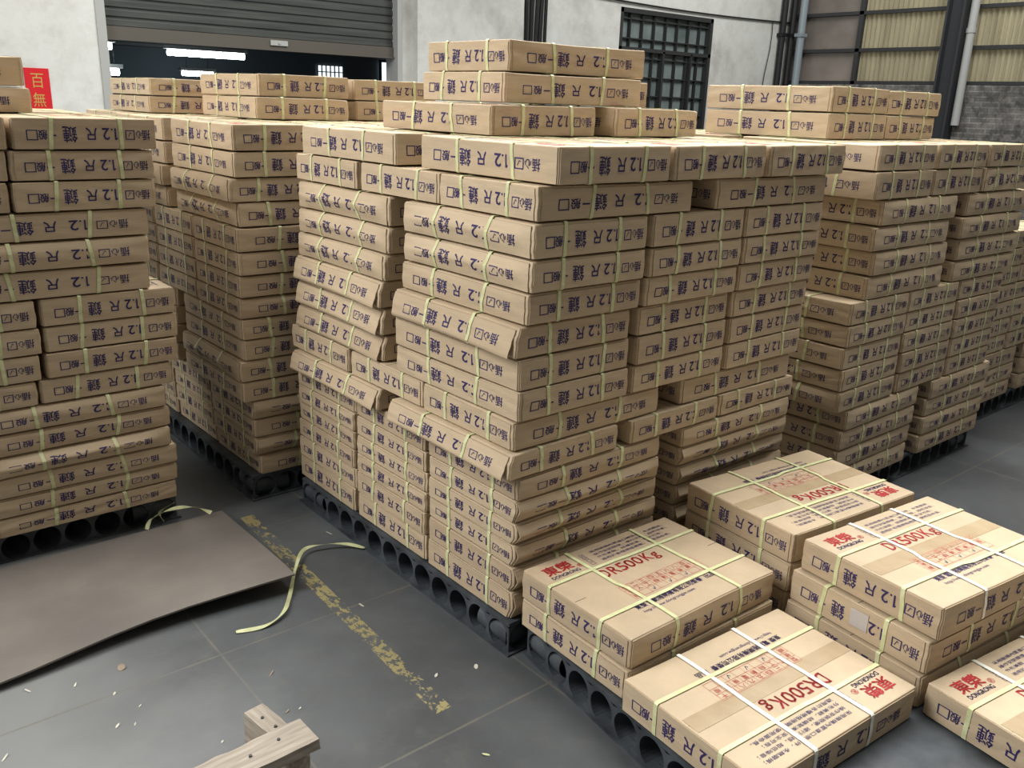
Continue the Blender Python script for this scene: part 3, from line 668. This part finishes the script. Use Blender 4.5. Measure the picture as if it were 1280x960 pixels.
def band(pts, w, label, name='strap_offcut', twist=0):
    pts = [Vector(p) for p in pts]; fine = []
    for i in range(len(pts)-1):
        p0, p1, p2, p3 = pts[max(i-1, 0)], pts[i], pts[i+1], pts[min(i+2, len(pts)-1)]
        for q in range(8):
            t = q/8; fine.append(.5*((2*p1)+(p2-p0)*t+(2*p0-5*p1+4*p2-p3)*t*t+(3*p1-p0-3*p2+p3)*t**3))
    fine.append(pts[-1]); sides = []
    for i in range(len(fine)):
        d = fine[min(i+1, len(fine)-1)]-fine[max(i-1, 0)]; s_ = Vector((-d.y, d.x, 0)).normalized()
        a = twist*math.sin(i*.35); sides.append(s_*math.cos(a)+Vector((0, 0, 1))*math.sin(a))
    b = MB(); b.ribbon(fine, sides, w, .001); tag(b.obj(name, ['strap']), label, 'strap')
h = [.004, .006, .010, .012, .014, .020, .022, .018, .008]
band([at(x, y, z) for (x, y), z in zip(((295, 790), (330, 783), (353, 767), (362, 745), (369, 712), (379, 688), (402, 681), (432, 680), (456, 685)), h)], .013, 'long loose green strap crossing the yellow floor line', twist=.5)
band([at(183, 662, .012), at(189, 650, .04), at(205, 640, .075), at(228, 634, .07), at(248, 635, .05), at(264, 641, .04)], .016, 'curled green strap sticking out under the plate stack', twist=.6)
band([at(205, 652, .01), at(200, 640, .05), at(218, 628, .07)], .012, 'short green strap end beside the curled one', twist=.4)
# broken timber: a block with a board across it
tw = empty('broken_timber', at(330, 930, 0)); tag(tw, 'broken pallet timber, block and board, lying at the floor front', 'timber')
def plank(name, a, c, w, h0, h1):
    a, c = Vector(a), Vector(c); L_ = (c-a).length; b = MB(); n = 10; r2 = random.Random(3); vs = []
    for i in range(n+1):
        e = r2.uniform(-.002, .002)
        vs += [(L_*i/n+(e*3 if i in (0, n) else 0), -w/2+e, h0), (L_*i/n+(e*2 if i in (0, n) else 0), w/2-e, h0), (L_*i/n, w/2+e, h1-.001), (L_*i/n-(.004 if i == n else 0), -w/2-e, h1+e*.6)]
    b.add(vs, [(0, 1, 2, 3)[::-1]]+[(4*i+q, 4*i+(q+1) % 4, 4*i+4+(q+1) % 4, 4*i+4+q) for i in range(n) for q in range(4)]+[tuple(4*n+q for q in range(4))])
    for q in range(3):
        x = L_*(.25+.25*q); b.tube([(x, w*.1*(q-1), h1-.002), (x, w*.1*(q-1), h1+.003)], .004, 8, 1)
    o = b.obj(name, ['wood', 'steel'], tw); o.location = a-tw.location; o.rotation_euler.z = math.atan2(c.y-a.y, c.x-a.x)
plank('block', (.745, 1.855, 0), (.772, 1.655, 0), .055, 0, .098)
plank('board', (.805, 1.665, 0), (.50, 1.655, 0), .095, .0985, .128)
# litter
def scrap(x, y, w, l, rot, label, m_='dot', name='paper_scrap', cat='paper scrap', curl=.006):
    p = at(x, y, 0); r2 = random.Random(int(x*7+y)); b = MB(); n = 7; out = []
    for i in range(n):
        a = 2*math.pi*i/n; out.append((math.cos(a)*l/2*r2.uniform(.7, 1.1), math.sin(a)*w/2*r2.uniform(.7, 1.1)))
    zf = lambda u, v_: .0015+curl*(u/l+.5)**2
    vs = [(u, v_, zf(u, v_)) for u, v_ in out]+[(u, v_, zf(u, v_)-.0012) for u, v_ in out]
    b.add(vs, [tuple(range(n)), tuple(range(2*n-1, n-1, -1))]+[(i, n+i, n+(i+1) % n, (i+1) % n) for i in range(n)])
    o = b.obj(name, [m_]); o.location = p; o.rotation_euler.z = rot; o.scale = (.75, .75, .75); tag(o, label, cat, 'litter on the floor')
scrap(152, 836, .028, .034, 1.2, 'folded brown board chip on bare floor before the plate', 'brown_chip', 'board_chip', 'board chip', .02)
scrap(35, 864, .008, .034, 2.2, 'pale paper strip near the plate edge, farthest from the timber')
scrap(94, 857, .008, .022, .9, 'small pale strip between the paper strip and brown chip')
scrap(143, 868, .010, .014, .8, 'pale crumb just in front of the brown chip')
scrap(175, 883, .007, .012, .3, 'tiny white crumb towards the timber from the brown chip')
scrap(147, 908, .010, .022, .6, 'pale flake nearest the bottom edge below the brown chip')
scrap(169, 906, .007, .012, .9, 'tiny flake beside the pale flake below the brown chip')
scrap(278, 928, .008, .012, .5, 'white crumb left of the broken timber')
scrap(6, 948, .008, .034, .8, 'pale sliver at the very corner of the floor')
scrap(452, 757, .010, .040, 1.9, 'white sliver beside the yellow line and floor joint')
scrap(545, 845, .014, .020, .5, 'white scrap near the lower end of the yellow line')
scrap(595, 834, .018, .026, .8, 'grey scrap between the yellow line and the pallet corner')
scrap(339, 843, .006, .040, .7, 'dark splinter on the floor behind the timber', 'brown_chip', 'splinter', 'splinter')
scrap(359, 890, .006, .026, .4, 'short dark splinter close to the timber board', 'brown_chip', 'splinter', 'splinter')
scrap(375, 886, .008, .012, 0, 'white crumb by the short dark splinter')
scrap(412, 667, .007, .045, 2.0, 'pale twisted sliver behind the long green strap')
scrap(608, 944, .012, .030, 2.4, 'yellowish flake on the floor near the bottom edge', 'strap', 'paint_flake', 'paint flake')
